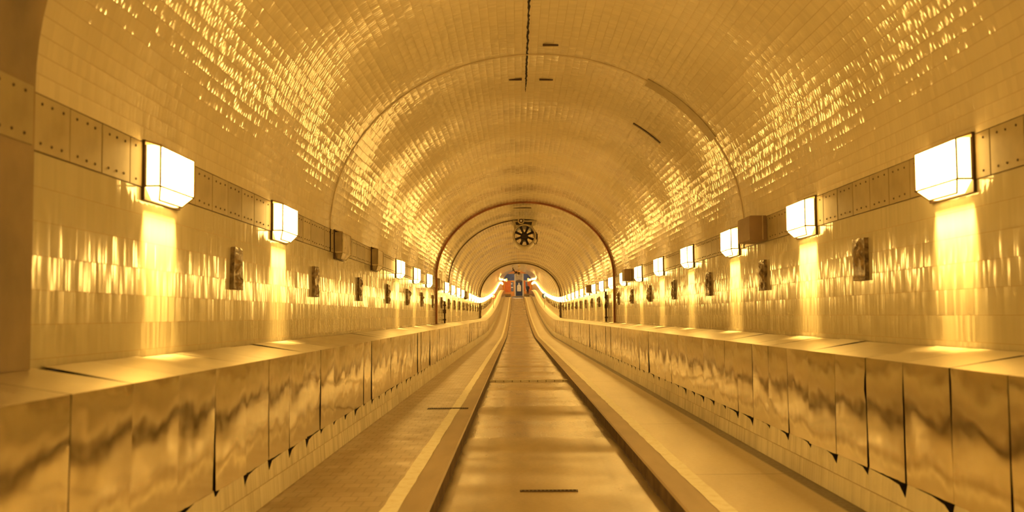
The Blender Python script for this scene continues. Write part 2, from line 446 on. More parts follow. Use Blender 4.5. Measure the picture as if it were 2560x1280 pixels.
# ------------------------------------------------------------------ riveted plate band
BW = 0.41
for side, sg, nm in (('left', -1, 'trim_5'), ('right', 1, 'trim_6')):
    back = struct(sweep(nm, [(sg * A, H_BAND1), (sg * (A + .012), H_BAND1), (sg * (A + .012), H_BAND0), (sg * A, H_BAND0)], M['brown'], flip=(sg > 0), smooth=False))
    back['label'] = 'band of riveted plates along the %s wall' % side
    var = []
    rnd = random.Random(70 + sg)
    for v in range(5):
        bm = bmesh.new(); hb = H_BAND1 - H_BAND0
        y0, y1 = .006, BW - .006; d = .014
        box(bm, 0, -sg * d, y0, y1, .006, hb - .006)
        for e in range(3):
            for hh in (.045, hb - .045):
                cy = .09 + e * (BW - .18) / 2 + rnd.uniform(-.01, .01); cz = hh + rnd.uniform(-.004, .004)
                lv = []
                for rr, px in ((.008, d), (.007, d + .004), (.004, d + .006)):
                    lv.append([bm.verts.new((-sg * px, cy + rr * math.cos(q * math.pi / 4), cz + rr * math.sin(q * math.pi / 4))) for q in range(8)])
                for a, b in zip(lv, lv[1:]):
                    for q in range(8): bm.faces.new((a[q], a[(q+1) % 8], b[(q+1) % 8], b[q])).material_index = 1
                bm.faces.new(lv[-1]).material_index = 1
        recalc(bm)
        var.append(mesh_of(bm, [M['plate'], M['rivet']], 'riveted_plate'))
    za = 4.765 - BW * 2
    for k in range(100):
        z = za + k * BW
        inst('riveted_plate', var[rnd.randrange(5)], back, P(sg * (A + .010), H_BAND0, z), (math.atan(slope(z)), 0, rnd.uniform(-.006, .006)))
    bm = bmesh.new(); z = za + 100 * BW
    while z < 177.5:
        for q in ((.006, BW - .006),):
            a, b = P(sg * (A + .010), H_BAND0 + .006, z + q[0]), P(sg * (A - .003), H_BAND1 - .006, z + q[1])
            c = [bm.verts.new(P(sg * (A - .003), h, zz)) for h, zz in ((H_BAND0 + .006, z + q[0]), (H_BAND1 - .006, z + q[0]), (H_BAND1 - .006, z + q[1]), (H_BAND0 + .006, z + q[1]))]
            bm.faces.new(c if sg < 0 else c[::-1])
        z += BW
    o = link('distant_plates', bm, M['plate'], back); o['kind'] = 'stuff'

# ------------------------------------------------------------------ arch rings
def ring(name, z, w, d, mat, base=H_LEDGE_B, a0=0, a1=None, parent=None, out=.006):
    bm = bmesh.new(); pin, pout = arch(d, 60, base), arch(-out, 60, base)
    if a1 is not None: pin, pout = pin[a0:a1], pout[a0:a1]
    rows = [[bm.verts.new(P(x, h, zz)) for (x, h), zz in ((po, z), (pi, z), (pi, z + w), (po, z + w))] for pi, po in zip(pin, pout)]
    for a, b in zip(rows, rows[1:]):
        for j in range(3): bm.faces.new((a[j], a[j+1], b[j+1], b[j]))
    for r in (rows[0], rows[-1]): bm.faces.new(r)
    recalc(bm)
    return link(name, bm, mat, parent)
struct(ring('trim_7', 28.98, .12, .05, M['copper']))['label'] = 'red brown joint strip arching over the whole tunnel'
struct(ring('trim_8', 63.8, .25, .07, M['iron']))['label'] = 'dark joint strip arching over the tunnel far down'
struct(ring('trim_9', 3.3, 1.40, .05, M['pier']))['label'] = 'plastered rib at the left edge of the photo'
rib = bpy.data.objects['trim_9']
for q in range(3):
    for sg, key in ((-1, 'riveted_plate'), (1, 'riveted_plate.005')):
        inst('riveted_plate', bpy.data.meshes[key], rib, P(sg * (A - .046), H_BAND0, 3.40 + q * .43))
struct(ring('trim_10', 12.5, .05, .006, M['concrete'], base=H_BAND1, out=.002))['label'] = 'faint tile joint arching over the vault'
# curved patch plates, slots and the dark crown seam belong to the ceiling
for z, a0, a1, w, lab in ((12.40, 43, 53, .34, 'curved metal patch plate'), (14.95, 44, 49, .07, 'dark curved patch plate')):
    o = ring('patch_plate', z, w, .012, M['plate'] if w > .1 else M['brown'], a0=a0, a1=a1, parent=ceiling, out=.002); o['label'] = lab
def vh(x): return H_BAND1 + B * math.sqrt(max(0, 1 - (x / A) ** 2))
for xi, z, w in ((.45, 12.05, .19), (.02, 13.8, .18), (.45, 13.85, .19), (.22, 30.6, .55)):
    bm = bmesh.new(); x = xi - XC; h = min(vh(x - w / 2), vh(x + w / 2))
    p = P(x, h, z); box(bm, p.x - w / 2, p.x + w / 2, z - .02, z + .02, p.z - .012, p.z + .03)
    recalc(bm); link('ceiling_slot', bm, M['brown'], ceiling)
bm = bmesh.new(); rnd = random.Random(5); rows = []; z = 7.5
while z < 14.7:
    x = .168 - XC + rnd.uniform(-.006, .006); ww = rnd.uniform(.005, .015) * (1 if z < 14.2 else .5)
    rows.append([bm.verts.new(P(x + q, vh(x) - .006, z)) for q in (-ww, ww)]); z += .07
for a, b in zip(rows, rows[1:]): bm.faces.new((a[0], a[1], b[1], b[0]))
recalc(bm); link('crown_seam', bm, M['dark'], ceiling)['label'] = 'ragged dark seam along the crown of the vault'

# ------------------------------------------------------------------ wall lanterns
ORD = ['first', 'second', 'third', 'fourth', 'fifth', 'sixth', 'seventh', 'eighth', 'ninth', 'tenth', 'eleventh', 'twelfth', 'thirteenth', 'fourteenth',
       'fifteenth', 'sixteenth', 'seventeenth', 'eighteenth', 'nineteenth', 'twentieth']
LZ, LP, LL = 6.20, 3.28, 0.64
HB0, HB1 = H_BAND0 - .075, H_BAND1 + .012      # back plate
def lamp_parts(sg):
    s = -sg                                     # towards the tunnel
    hl = LL / 2; pr = .112
    b0, b1 = 0, HB1 - HB0
    out = {}
    bm = bmesh.new(); box(bm, 0, s * .018, -hl - .012, hl + .012, 0, b1); recalc(bm); out['back_plate'] = [bm, M['brown']]
    # lantern body sections: top, chamfer, bottom
    zt, zc, zb = b1 - .02, .085, .008
    def sec(z, x, y): return [(s * .018, -y, z), (s * x, -y, z), (s * x, y, z), (s * .018, y, z)]
    T, Cc, Bo = sec(zt - .012, pr, hl), sec(zc, pr, hl), sec(zb, pr - .045, hl - .11)
    bm = bmesh.new()
    V = [[bm.verts.new(p) for p in q] for q in (T, Cc, Bo)]
    bm.faces.new((V[0][1], V[0][2], V[1][2], V[1][1]))       # front pane
    for i, j in ((0, 1), (1, 2), (2, 3)): bm.faces.new((V[1][i], V[1][j], V[2][j], V[2][i]))
    bm.faces.new(V[2])
    for f in list(bm.faces)[1:]: f.material_index = 1
    recalc(bm)
    for f in bm.faces:
        if f.normal.x * s < -.01 or (abs(f.normal.x) < .01 and f.normal.z > 0): f.normal_flip()
    out['front_glass'] = [bm, 'glow']
    for k, (a, b) in enumerate(((0, 1), (3, 2))):
        bm = bmesh.new(); bm.faces.new([bm.verts.new(p) for p in (T[a], T[b], Cc[b], Cc[a])])
        out['end_pane' if k == 0 else 'end_pane ' ] = [bm, 'glow_end']
    bm = bmesh.new()
    h0 = [(s * .016, -hl - .006, zt + .02), (s * (pr + .006), -hl - .006, zt - .012), (s * (pr + .006), hl + .006, zt - .012), (s * .016, hl + .006, zt + .02)]
    vt = [bm.verts.new(p) for p in h0]; vb = [bm.verts.new((p[0], p[1], p[2] - .014)) for p in h0]
    bm.faces.new(vt); bm.faces.new(vb[::-1])
    for i in range(4): bm.faces.new((vt[i], vb[i], vb[(i+1) % 4], vt[(i+1) % 4]))
    recalc(bm); out['hood'] = [bm, M['hood']]
    bm = bmesh.new(); r = .0065
    for a, b in ((T[1], Cc[1]), (T[2], Cc[2]), (Cc[0], Cc[1]), (Cc[1], Cc[2]), (Cc[2], Cc[3]), (Cc[1], Bo[1]), (Cc[2], Bo[2]), (Bo[1], Bo[2]), (T[0], Cc[0]), (T[3], Cc[3])):
        tube(bm, [Vector(a), Vector(b)], r, 5)
    out['frame'] = [bm, M['bar']]
    return out
LM = {}
for sg in (-1, 1):
    pr_ = lamp_parts(sg)
    LM[sg] = {}
    for k, (bm, m) in pr_.items():
        if isinstance(m, str):
            me = mesh_of(bm, [M[m], M['glow_low']] if m == 'glow' else [M[m]], k.strip()); dead = me.copy()
            for q in range(len(dead.materials)): dead.materials[q] = M['dead']
            LM[sg][k] = (me, dead)
        else:
            me = mesh_of(bm, [m], k); dead = None
            if k == 'frame': dead = me.copy(); dead.materials[0] = M['deadbar']
            LM[sg][k] = (me, dead)
DOWN = bpy.data.lights.new('lantern downlight', 'AREA')
DOWN.shape = 'RECTANGLE'; DOWN.size = LL * .9; DOWN.size_y = .045; DOWN.energy = DOWN_W; DOWN.color = LAMP_COL; DOWN.spread = math.radians(36)
DEAD = {-1: {2, 3, 7, 12}, 1: set()}
NL = 52
for side, sg in (('left', -1), ('right', 1)):
    for k in range(-3, NL):
        z = LZ + LP * k + LL / 2
        if z > 177: break
        dead = k in DEAD[sg]
        o = empty('wall_lantern', P(sg * (A - .004), HB0, z), (math.atan(slope(z)), 0, 0))
        if k < 0: lab, grp = 'glowing wall lantern on the %s wall beside the camera' % side, 'lanterns beside the camera on the %s wall' % side
        elif dead:
            which = {2: 'nearer of two together', 3: 'farther of two together', 7: 'just beyond the brown arch strip', 12: 'among small glowing ones'}[k]
            lab, grp = 'unlit dull wall lantern on left wall, ' + which, 'unlit lanterns on the left wall'
        elif k < 17:
            lab = 'glowing wall lantern, %s along the %s wall from the front' % (ORD[k], side); grp = 'glowing lanterns on the %s wall' % side
        else:
            lab = 'tiny glowing lantern in the merging far row climbing the %s wall' % side; grp = 'far merging lanterns on the %s wall' % side
        tag(o, lab, 'wall lamp', grp)
        for pn, (me, dm) in LM[sg].items():
            if k >= 24 and pn in ('frame',): continue
            inst(pn.strip(), dm if (dead and dm) else me, o)
        if not dead:
            l = bpy.data.objects.new('downlight', DOWN); C.objects.link(l); l.parent = o
            l.location = (-sg * .040, 0, -.004)
            l.rotation_euler = (Matrix.Rotation(math.radians(-sg * 6.5), 3, 'Y') @ Matrix.Rotation(math.radians(90), 3, 'Z')).to_euler()

# ------------------------------------------------------------------ ceramic reliefs
def relief_bm(sg, rnd, kind):
    s = -sg; W, Hh = .29, .345; nx, nz = 16, 20
    bm = bmesh.new(); blobs = [(rnd.uniform(.2, .8), rnd.uniform(.12, .9), rnd.uniform(.08, .2), rnd.uniform(.012, .03)) for _ in range(9)]
    grid = []
    for j in range(nz + 1):
        row = []
        for i in range(nx + 1):
            u, v = i / nx, j / nz
            wd = 1.0
            if kind == 0: wd = .80 + .2 * (1 - v)                      # broadens to its foot
            elif kind == 1: wd = .72 + .28 * math.sin(math.pi * v) ** .5
            elif kind == 2: wd = .9 + .1 * math.cos(v * 9)
            y = (u - .5) * W * wd; h = v * Hh + (.006 * math.sin(u * 11 + kind) if j == nz else 0)
            d = .028
            for bx, bz, br, bh in blobs:
                q = ((u - bx) ** 2 + ((v - bz) * 1.2) ** 2) / br ** 2
                d += bh * math.exp(-q * 1.6)
            e = min(u, 1 - u, v, 1 - v)
            if e < .06: d = .036
            if kind == 1: d += .03 * math.sin(math.pi * v) * math.sin(math.pi * u)
            row.append(bm.verts.new((s * d, y, h)))
        grid.append(row)
    for a, b in zip(grid, grid[1:]):
        for i in range(nx): bm.faces.new((a[i], a[i+1], b[i+1], b[i])).smooth = True
    rim = [grid[0][i] for i in range(nx + 1)] + [grid[j][nx] for j in range(1, nz + 1)] + [grid[nz][i] for i in range(nx - 1, -1, -1)] + [grid[j][0] for j in range(nz - 1, 0, -1)]
    bk = [bm.verts.new((0, v.co.y, v.co.z)) for v in rim]
    for i in range(len(rim)):
        k = (i + 1) % len(rim); bm.faces.new((rim[i], rim[k], bk[k], bk[i]))
    recalc(bm)
    return bm
SHAPES = ['broadening to its foot', 'rounded and bulging', 'with wavy edges', 'straight sided and knobbly']
for side, sg in (('left', -1), ('right', 1)):
    rnd = random.Random(90 + sg)
    var = [mesh_of(relief_bm(sg, rnd, v % 4), [M['relief']], 'ceramic_relief') for v in range(8)]
    for k in range(0, 27):
        z = 8.27 + LP * k
        if sg > 0 and k == 7: z += .1
        v = 0 if (k == 0 and sg < 0) else (3 if k == 0 else [1, 2, 3, 0, 5, 6, 7, 4][k % 8])
        o = inst('ceramic_relief', var[v], None, P(sg * (A + .002), 1.35 + .23 + (.03 if sg > 0 else 0), z), (math.atan(slope(z)), 0, 0))
        if k < 14:
            tag(o, 'dark glazed ceramic relief, %s on the %s wall, %s' % (ORD[k], side, SHAPES[v % 4]), 'wall relief', 'ceramic reliefs on the %s wall' % side)
        else:
            tag(o, 'tiny dark relief in the far part of the %s wall' % side, 'wall relief', 'far reliefs on the %s wall' % side)

# ------------------------------------------------------------------ boxes on the right wall band
for k, z in enumerate((11.35, 24.5, 37.6, 52.6)):
    bm = bmesh.new()
    box(bm, 0, -.20, 0, .62, .03, .315); recalc(bm)
    bmesh.ops.bevel(bm, geom=list(bm.edges), offset=.008, segments=2, affect='EDGES')
    o = empty('junction_box', P(A - .003, H_BAND0 - .02, z))
    tag(o, 'brown box on the riveted band of right wall, ' + ['nearest, between second and third lantern', 'just before the red brown arch strip', 'past the red brown arch strip', 'far off before the dark arch strip'][k], 'box', 'boxes on the right wall band')
    link('housing', bm, M['box'], o)
    bm = bmesh.new(); box(bm, -.205, -.02, -.006, 0, .06, .29); recalc(bm); link('cover', bm, M['box'], o)
    bm = bmesh.new(); box(bm, -.06, -.05, -.016, -.006, .04, .31); recalc(bm); link('highlight_strip', bm, M['hood'], o)  # pale strip paints the highlight line on the near face

# ------------------------------------------------------------------ pipes on the walls beyond the red brown strip
for sg, z, h1, lab in ((-1, 32.0, H_BAND0 - .35, 'dark vertical pipe on left wall beyond the brown arch strip'), (1, 31.4, H_BAND0 - .1, 'dark vertical pipe on right wall beyond the brown arch strip'),
                  (-1, 64.4, H_BAND0 - .25, 'dark vertical pipe on left wall at the far arch strip'), (1, 64.4, H_BAND0 - .25, 'dark vertical pipe on right wall at the far arch strip')):
    o = empty('wall_pipe', P(sg * (A - .05), H_LEDGE_B, z)); tag(o, lab, 'pipe', 'vertical wall pipes')
    bm = bmesh.new(); tube(bm, [Vector((0, 0, 0)), Vector((0, 0, h1 - H_LEDGE_B))], .03, 10); link('pipe', bm, M['cable'], o)
    for q in (.12, .45, .78):
        bm = bmesh.new(); zz = q * (h1 - H_LEDGE_B); box(bm, -.045, .045, -.04, .04, zz, zz + (.12 if q == .45 else .05)); recalc(bm); link('clamp', bm, M['brown'], o)

# ------------------------------------------------------------------ jet fan under the vault
FX, FZ = .31 - XC, 34.4
fan = empty('jet_fan', P(FX, 1.35 + 2.74, FZ)); tag(fan, 'round grey jet fan with dark blades hung under the vault', 'fan')
bm = bmesh.new()
n = 48
prof = [(0.0, .345), (-.03, .365), (-.03, .395), (0.02, .41), (1.6, .41), (1.63, .395), (1.63, .365), (1.6, .345), (0.0, .345)]
lathe_y(bm, prof, n); recalc(bm); link('casing', bm, M['fan'], fan)
bm = bmesh.new(); lathe_y(bm, [(.0, .352), (.02, .352), (.02, .335), (0, .335), (0, .352)], n); recalc(bm); link('inlet_ring', bm, M['fan_dark'], fan)
bm = bmesh.new(); rg = lathe_y(bm, [(.02, .02), (.0, .06), (.03, .12), (.2, .13), (1.2, .13)], 24); bm.faces.new(rg[0]); bm.faces.new(rg[-1]); recalc(bm); link('hub', bm, M['fan_dark'], fan)
for k in range(8):
    a = math.radians(22 + 45 * k); bm = bmesh.new(); tw = .35
    pts = []
    for r, w0 in ((.11, .035), (.22, .042), (.34, .048)):
        c = Vector((math.cos(a), 0, math.sin(a))) * r; tn = Vector((-math.sin(a), 0, math.cos(a)))
        pts.append([c + (tn * math.cos(tw) + Vector((0, math.sin(tw), 0))) * q * w0 + Vector((0, .12 + e, 0)) for q, e in ((-1, 0), (0, -.01), (1, 0), (1, .012), (0, .008), (-1, .012))])
    vs = [[bm.verts.new(p) for p in row] for row in pts]
    for r0, r1 in zip(vs, vs[1:]):
        for i in range(6): bm.faces.new((r0[i], r0[(i+1) % 6], r1[(i+1) % 6], r1[i]))
    bm.faces.new(vs[0]); bm.faces.new(vs[-1]); recalc(bm); link('blade', bm, M['fan_dark'], fan)
bm = bmesh.new(); box(bm, -.43, .42, .0, 1.4, .47, .53); recalc(bm); link('mounting_beam', bm, M['fan'], fan)
for sx in (-.36, .30):
    bm = bmesh.new(); vs = []
    q = [(sx - .03, .02, .48), (sx + .05, .02, .48), (sx * .78 + .03, .02, .22), (sx * .86 - .02, .02, .2)]
    a = [bm.verts.new(p) for p in q]; b = [bm.verts.new((p[0], p[1] + 1.2, p[2])) for p in q]
    bm.faces.new(a); bm.faces.new(b)
    for i in range(4): bm.faces.new((a[i], a[(i+1) % 4], b[(i+1) % 4], b[i]))
    recalc(bm); link('hanger', bm, M['fan'], fan)
top = vh(.3) - (1.35 + 2.74)
for sx in (-.40, -.12, .18, .36):
    bm = bmesh.new(); tube(bm, [Vector((sx, .15, .52)), Vector((sx, .15, vh(FX + sx) - (1.35 + 2.74) + .02))], .014, 6); link('bolt_rod', bm, M['brown'], fan)
bm = bmesh.new(); tube(bm, [Vector((.40, -.02, .12)), Vector((.44, -.02, -.02)), Vector((.44, -.02, -.2)), Vector((.40, -.02, -.3)), Vector((.34, -.02, -.29)), Vector((.33, 0, -.24))], .012, 6); link('power_cable', bm, M['fan_dark'], fan)
bm = bmesh.new(); box(bm, .405, .46, .05, .3, -.13, .06); recalc(bm); link('terminal_box', bm, M['brown'], fan)
# small round spotlight in front of the beam
o = empty('spotlight', P(FX - .11, 1.35 + 3.235, FZ - .19)); tag(o, 'small round lamp head fixed above the jet fan', 'lamp')
bm = bmesh.new(); rg = lathe_y(bm, [(0, .075), (-.01, .10), (.0, .118), (.16, .10), (.16, .03)], 28); bm.faces.new(rg[-1]); recalc(bm); link('housing', bm, M['fan'], o)
bm = bmesh.new(); rg = lathe_y(bm, [(.012, .078), (.012, .035)], 28); recalc(bm); link('reflector', bm, M['brown'], o)
bm = bmesh.new(); rg = lathe_y(bm, [(.0, .036), (.02, .036)], 20); bm.faces.new(rg[0]); recalc(bm); link('lens', bm, M['white'], o)
# conduit following the vault down to the left
bm = bmesh.new(); pts = []
for k in range(0, 26):
    a = math.radians(180 - k * 82 / 25); pts.append(P((A - .03) * math.cos(a), H_BAND1 + (B - .03) * math.sin(a), 34.30))
tube(bm, [Vector(p) for p in pts], .022, 8); o = link('power_conduit', bm, M['cable']); tag(o, 'thin dark conduit curving down the left vault from the fan', 'pipe')

# ------------------------------------------------------------------ things set in the ground
bm = bmesh.new(); z = 22.6
p = P(0, H_ROAD, z); box(bm, p.x - X_CURB + .01, p.x + X_CURB - .01, z, z + .14, p.z - .01, p.z + .035); recalc(bm)
bmesh.ops.bevel(bm, geom=list(bm.edges), offset=.008, segments=2, affect='EDGES')
o = empty('joint_bar', P(0, H_ROAD, z)); tag(o, 'pale steel joint bar lying across the road', 'joint bar')
b = link('bar', bm, M['steel_top'], o); b.matrix_parent_inverse = Matrix.Translation(-o.location)
for q in range(9):
    bm = bmesh.new(); x = -.75 + q * .19; lathe_y(bm, [(0, .012), (-.006, .010), (-.006, .001)], 8, x, .012); recalc(bm); link('bolt', bm, M['rivet'], o)
def slab_grate(name, x0, x1, z, w, h, label, slots):
    o = empty(name, P((x0 + x1) / 2, h, z)); tag(o, label, 'drain')
    L = x1 - x0
    bm = bmesh.new(); box(bm, -L/2, L/2, 0, w, -.01, .003); recalc(bm); link('recess', bm, M['dark'], o)
    bm = bmesh.new()
    box(bm, -L/2 - .01, L/2 + .01, -.012, 0, -.01, .007); box(bm, -L/2 - .01, L/2 + .01, w, w + .012, -.01, .007)
    for q in range(slots + 1):
        x = -L/2 + q * L / slots; box(bm, x - .006, x + .006, 0, w, -.01, .006)
    recalc(bm); link('grating', bm, M['brown'], o)
slab_grate('drain_grate', -.965 - .60, -.965 - .02 - .0, 14.6, .13, 0.0, 'narrow iron drain grate across the left walkway', 22)
slab_grate('drain_slot', -.24, .23, 8.55, .045, H_ROAD, 'short dark drain slot in the middle of the road', 14)

# ------------------------------------------------------------------ round signs on posts near the far end
def sign(sg, z, lab, rimmat, face, figure):
    x = sg * (A - .25); h = 1.35 + .80
    o = empty('road_sign', P(sg * (A - .12), H_LEDGE_B, z)); tag(o, lab, 'sign')
    dx = x - sg * (A - .12); hz = h - H_LEDGE_B
    bm = bmesh.new(); tube(bm, [Vector((dx, .03, -.04)), Vector((dx, .03, hz + .2))], .022, 8); link('post', bm, M['cable'], o)
    bm = bmesh.new(); r = lathe_y(bm, [(0, .001), (0, .24), (.012, .24), (.012, .001)], 32, dx, hz); recalc(bm); link('plate', bm, rimmat, o)
    bm = bmesh.new(); lathe_y(bm, [(-.004, .001), (-.004, .175 if rimmat is M['red'] else .225), (0, .175 if rimmat is M['red'] else .225)], 32, dx, hz); recalc(bm); link('face', bm, face, o)
    bm = bmesh.new()
    y0, y1 = -.008, -.004
    lathe_y(bm, [(y1, .028), (y0, .028), (y0, .001)], 12, dx, hz + .1)
    box(bm, dx - .03, dx + .03, y0, y1, hz - .03, hz + .065); box(bm, dx - .035, dx - .008, y0, y1, hz - .14, hz - .03); box(bm, dx + .008, dx + .035, y0, y1, hz - .14, hz - .03)
    recalc(bm); link('pictogram', bm, figure, o)
sign(-1, 92, 'round white sign with red ring and dark figure on left', M['red'], M['white'], M['black'])
sign(1, 92, 'round blue sign with pale figure on right', M['signblue'], M['signblue'], M['white'])

# ------------------------------------------------------------------ lobby at the far end
ZE = 188.0; e0 = elev(ZE)
def EX(cx): return -5.19 + .00587 * cx - XC       # px of the far end crop -> metres from the axis, at the end wall
def EH(cy): return 4.92 - .00587 * cy + 1.35
def eb(bm, x0, x1, h0, h1, d0, d1, mi=0):
    box(bm, XC + x0, XC + x1, ZE - d1, ZE - d0, h0 + e0, h1 + e0, mi)
bm = bmesh.new(); eb(bm, -4.2, 4.2, -.4, 5.6, -.3, 0); recalc(bm); we = struct(link('wall_end', bm, M['concrete']))
def endpart(name, cx0, cx1, cy0, cy1, d, mat, label=None, d0=-.02):
    bm = bmesh.new(); eb(bm, EX(cx0), EX(cx1), EH(cy1), EH(cy0), d0, d); recalc(bm)
    o = link(name, bm, mat, we)
    if label: o['label'] = label
    return o
endpart('lintel', 470, 1400, 225, 322, .06, M['amber'], 'amber lintel strip')
endpart('blue_panel', 440, 843, 330, 535, .05, M['blue']); endpart('blue_panel', 1135, 1480, 330, 535, .05, M['blue'])
endpart('orange_panel', 400, 722, 545, 912, .05, M['orange']); endpart('orange_panel', 1140, 1192, 545, 880, .05, M['orange']); endpart('orange_panel', 1252, 1520, 545, 900, .05, M['orange'])
endpart('amber_panel', 722, 845, 545, 1060, .04, M['amber']); endpart('amber_panel', 400, 722, 912, 1060, .04, M['amber']); endpart('amber_panel', 1140, 1520, 880, 1060, .045, M['amber'])
endpart('notice_strip', 728, 812, 590, 890, .07, M['slate']); endpart('notice_strip', 1192, 1252, 590, 770, .07, M['slate'])
endpart('notice', 725, 775, 632, 662, .09, M['white']); endpart('notice', 730, 795, 750, 776, .09, M['white'])
endpart('stone_pier', 845, 1135, 322, 1060, .10, M['ochre']); endpart('pilaster', 843, 870, 322, 1060, .18, M['cream']); endpart('pilaster', 1100, 1130, 322, 1060, .18, M['cream'])
# doorway with a pale shape inside
bm = bmesh.new(); eb(bm, EX(882), EX(1092), EH(1060), EH(570), .0, .13); recalc(bm); dr = struct(link('door_1', bm, M['navy']))
bm = bmesh.new()
pts = [(880, 585), (880, 560), (915, 535), (985, 512), (1060, 535), (1094, 560), (1094, 585)]
f = [bm.verts.new((XC + EX(a), ZE - .24, EH(b) + e0)) for a, b in pts]; g = [bm.verts.new((XC + EX(a), ZE - .05, EH(b) + e0)) for a, b in pts]
bm.faces.new(f); bm.faces.new(g)
for i in range(len(pts)): bm.faces.new((f[i], f[(i+1) % len(pts)], g[(i+1) % len(pts)], g[i]))
recalc(bm); link('door_hood', bm, M['brown'], dr)
bm = bmesh.new(); prof = [(895, .34), (880, .38), (800, .39), (720, .37), (690, .28), (672, .10), (650, .11), (625, .10), (612, .04)]
rings = []
for cy, r in prof:
    rings.append([bm.verts.new((XC + EX(985) + r * math.cos(q * math.pi / 8), ZE - .16 + .06 * r / .39 * -abs(math.sin(q * math.pi / 8)), EH(cy) + e0)) for q in range(9)])
for a, b in zip(rings, rings[1:]):
    for i in range(8): bm.faces.new((a[i], a[i+1], b[i+1], b[i])).smooth = True
bm.faces.new(rings[0]); recalc(bm); link('pale_panel', bm, M['cream'], dr)['label'] = 'pale rounded shape inside the doorway'
bm = bmesh.new(); eb(bm, EX(890), EX(1085), EH(1040), EH(905), .1, .16); recalc(bm); link('kick_panel', bm, M['navy'], dr)
bm = bmesh.new(); eb(bm, EX(760), EX(1130), 0, EH(1045), .2, 2.2); recalc(bm); tag(link('threshold_step', bm, M['ochre']), 'low stone step in front of the far doorway', 'step')
bm = bmesh.new(); eb(bm, -3.9, -1.2, 0, .42, .35, 7.); recalc(bm); tag(link('loading_platform', bm, M['ochre']), 'stone platform on the left of the far lobby', 'platform', 'lobby platforms')
bm = bmesh.new(); eb(bm, 1.2, 3.9, 0, .42, .35, 7.); recalc(bm); tag(link('loading_platform', bm, M['ochre']), 'stone platform on the right of the far lobby under the person', 'platform', 'lobby platforms')
# lobby side walls, roof and the tunnel's portal face
bm = bmesh.new()
for sx in (-1, 1): box(bm, XC + sx * 4.2, XC + sx * 4.5, 178, ZE + .3, e0 - .6, e0 + 5.6)
box(bm, XC - 4.5, XC + 4.5, 178, ZE + .3, e0 + 5.8, e0 + 6.1); recalc(bm); struct(link('wall_lobby', bm, M['concrete']))
bm = bmesh.new(); inner = arch(0, 40, -.2); outer = [(x * 1.9, -.5 if i in (0, len(inner) - 1) else min(6.2, h * 1.6)) for i, (x, h) in enumerate(inner)]
a = [bm.verts.new(P(x, h, 178)) for x, h in inner]; b = [bm.verts.new(P(x, h, 178)) for x, h in outer]
c = [bm.verts.new(P(x, h, 178.2)) for x, h in inner]
for i in range(len(a) - 1): bm.faces.new((a[i], a[i+1], b[i+1], b[i])); bm.faces.new((a[i], a[i+1], c[i+1], c[i]))
recalc(bm); struct(link('wall_portal', bm, M['concrete']))
bm = bmesh.new(); box(bm, XC - 3.4, XC + 3.4, Z0 - .2, Z0, -.4, 4.8); recalc(bm); struct(link('wall_added_rear', bm, M['concrete']))  # unseen wall added behind the camera to keep the light in
# lobby lights: two bright lanterns on the portal jambs, with pale boxes beside them
for sg, nm in ((-1, 'left'), (1, 'right')):
    o = empty('portal_lantern', P(sg * 2.24, 2.98, 176.6)); tag(o, 'bright white lantern at the %s side of the far tunnel mouth' % nm, 'lamp')
    bm = bmesh.new(); bmesh.ops.create_uvsphere(bm, u_segments=16, v_segments=10, radius=.16); bmesh.ops.scale(bm, vec=(1, .8, .9), verts=bm.verts)
    link('globe', bm, M['glow'], o, smooth=True)
    bm = bmesh.new(); box(bm, -.05, .05, -.05, .05, .12, .24); box(bm, sg * .0, sg * .08, -.03, .03, .18, .22); recalc(bm); link('bracket', bm, M['gold'], o)
    o = empty('pale_sign_box', P(sg * 1.90, 2.80, 176.8)); tag(o, 'small cream box beside the %s lantern at the far tunnel mouth' % nm, 'box')
    bm = bmesh.new(); box(bm, -.14, .14, -.06, .06, -.1, .48); recalc(bm); link('casing', bm, M['white'], o)
    bm = bmesh.new(); box(bm, sg * .13, sg * .30, -.02, .02, .02, .06); recalc(bm); link('bracket', bm, M['gold'], o)
    bm = bmesh.new(); tube(bm, [Vector((0, 0, 0)), Vector((-sg * .17, 0, 1.62))], .055, 10); recalc(bm)
    o = link('barrier_pole', bm, M['yellow'], None, P(sg * 2.40, H_LEDGE_B - .02, 175.5))
    tag(o, 'yellow raised barrier pole leaning at the %s of the far tunnel mouth' % nm, 'pole')
DL = bpy.data.lights.new('added lobby fill', 'AREA'); DL.shape = 'RECTANGLE'; DL.size = 3; DL.size_y = .4; DL.energy = 140; DL.color = (1, .72, .38)  # unseen fill light added to brighten the lobby
lo = empty('lobby_fill', (XC, 183, e0 + 5.55)); tag(lo, 'added fill light, unseen above the lobby beyond the tunnel mouth', 'lamp')
l = bpy.data.objects.new('lobby fill beam', DL); C.objects.link(l); l.parent = lo; l.location = (0, 0, -.08)
bm = bmesh.new(); box(bm, -1.55, 1.55, -.22, .22, -.05, .05); recalc(bm); link('housing', bm, M['white'], lo)
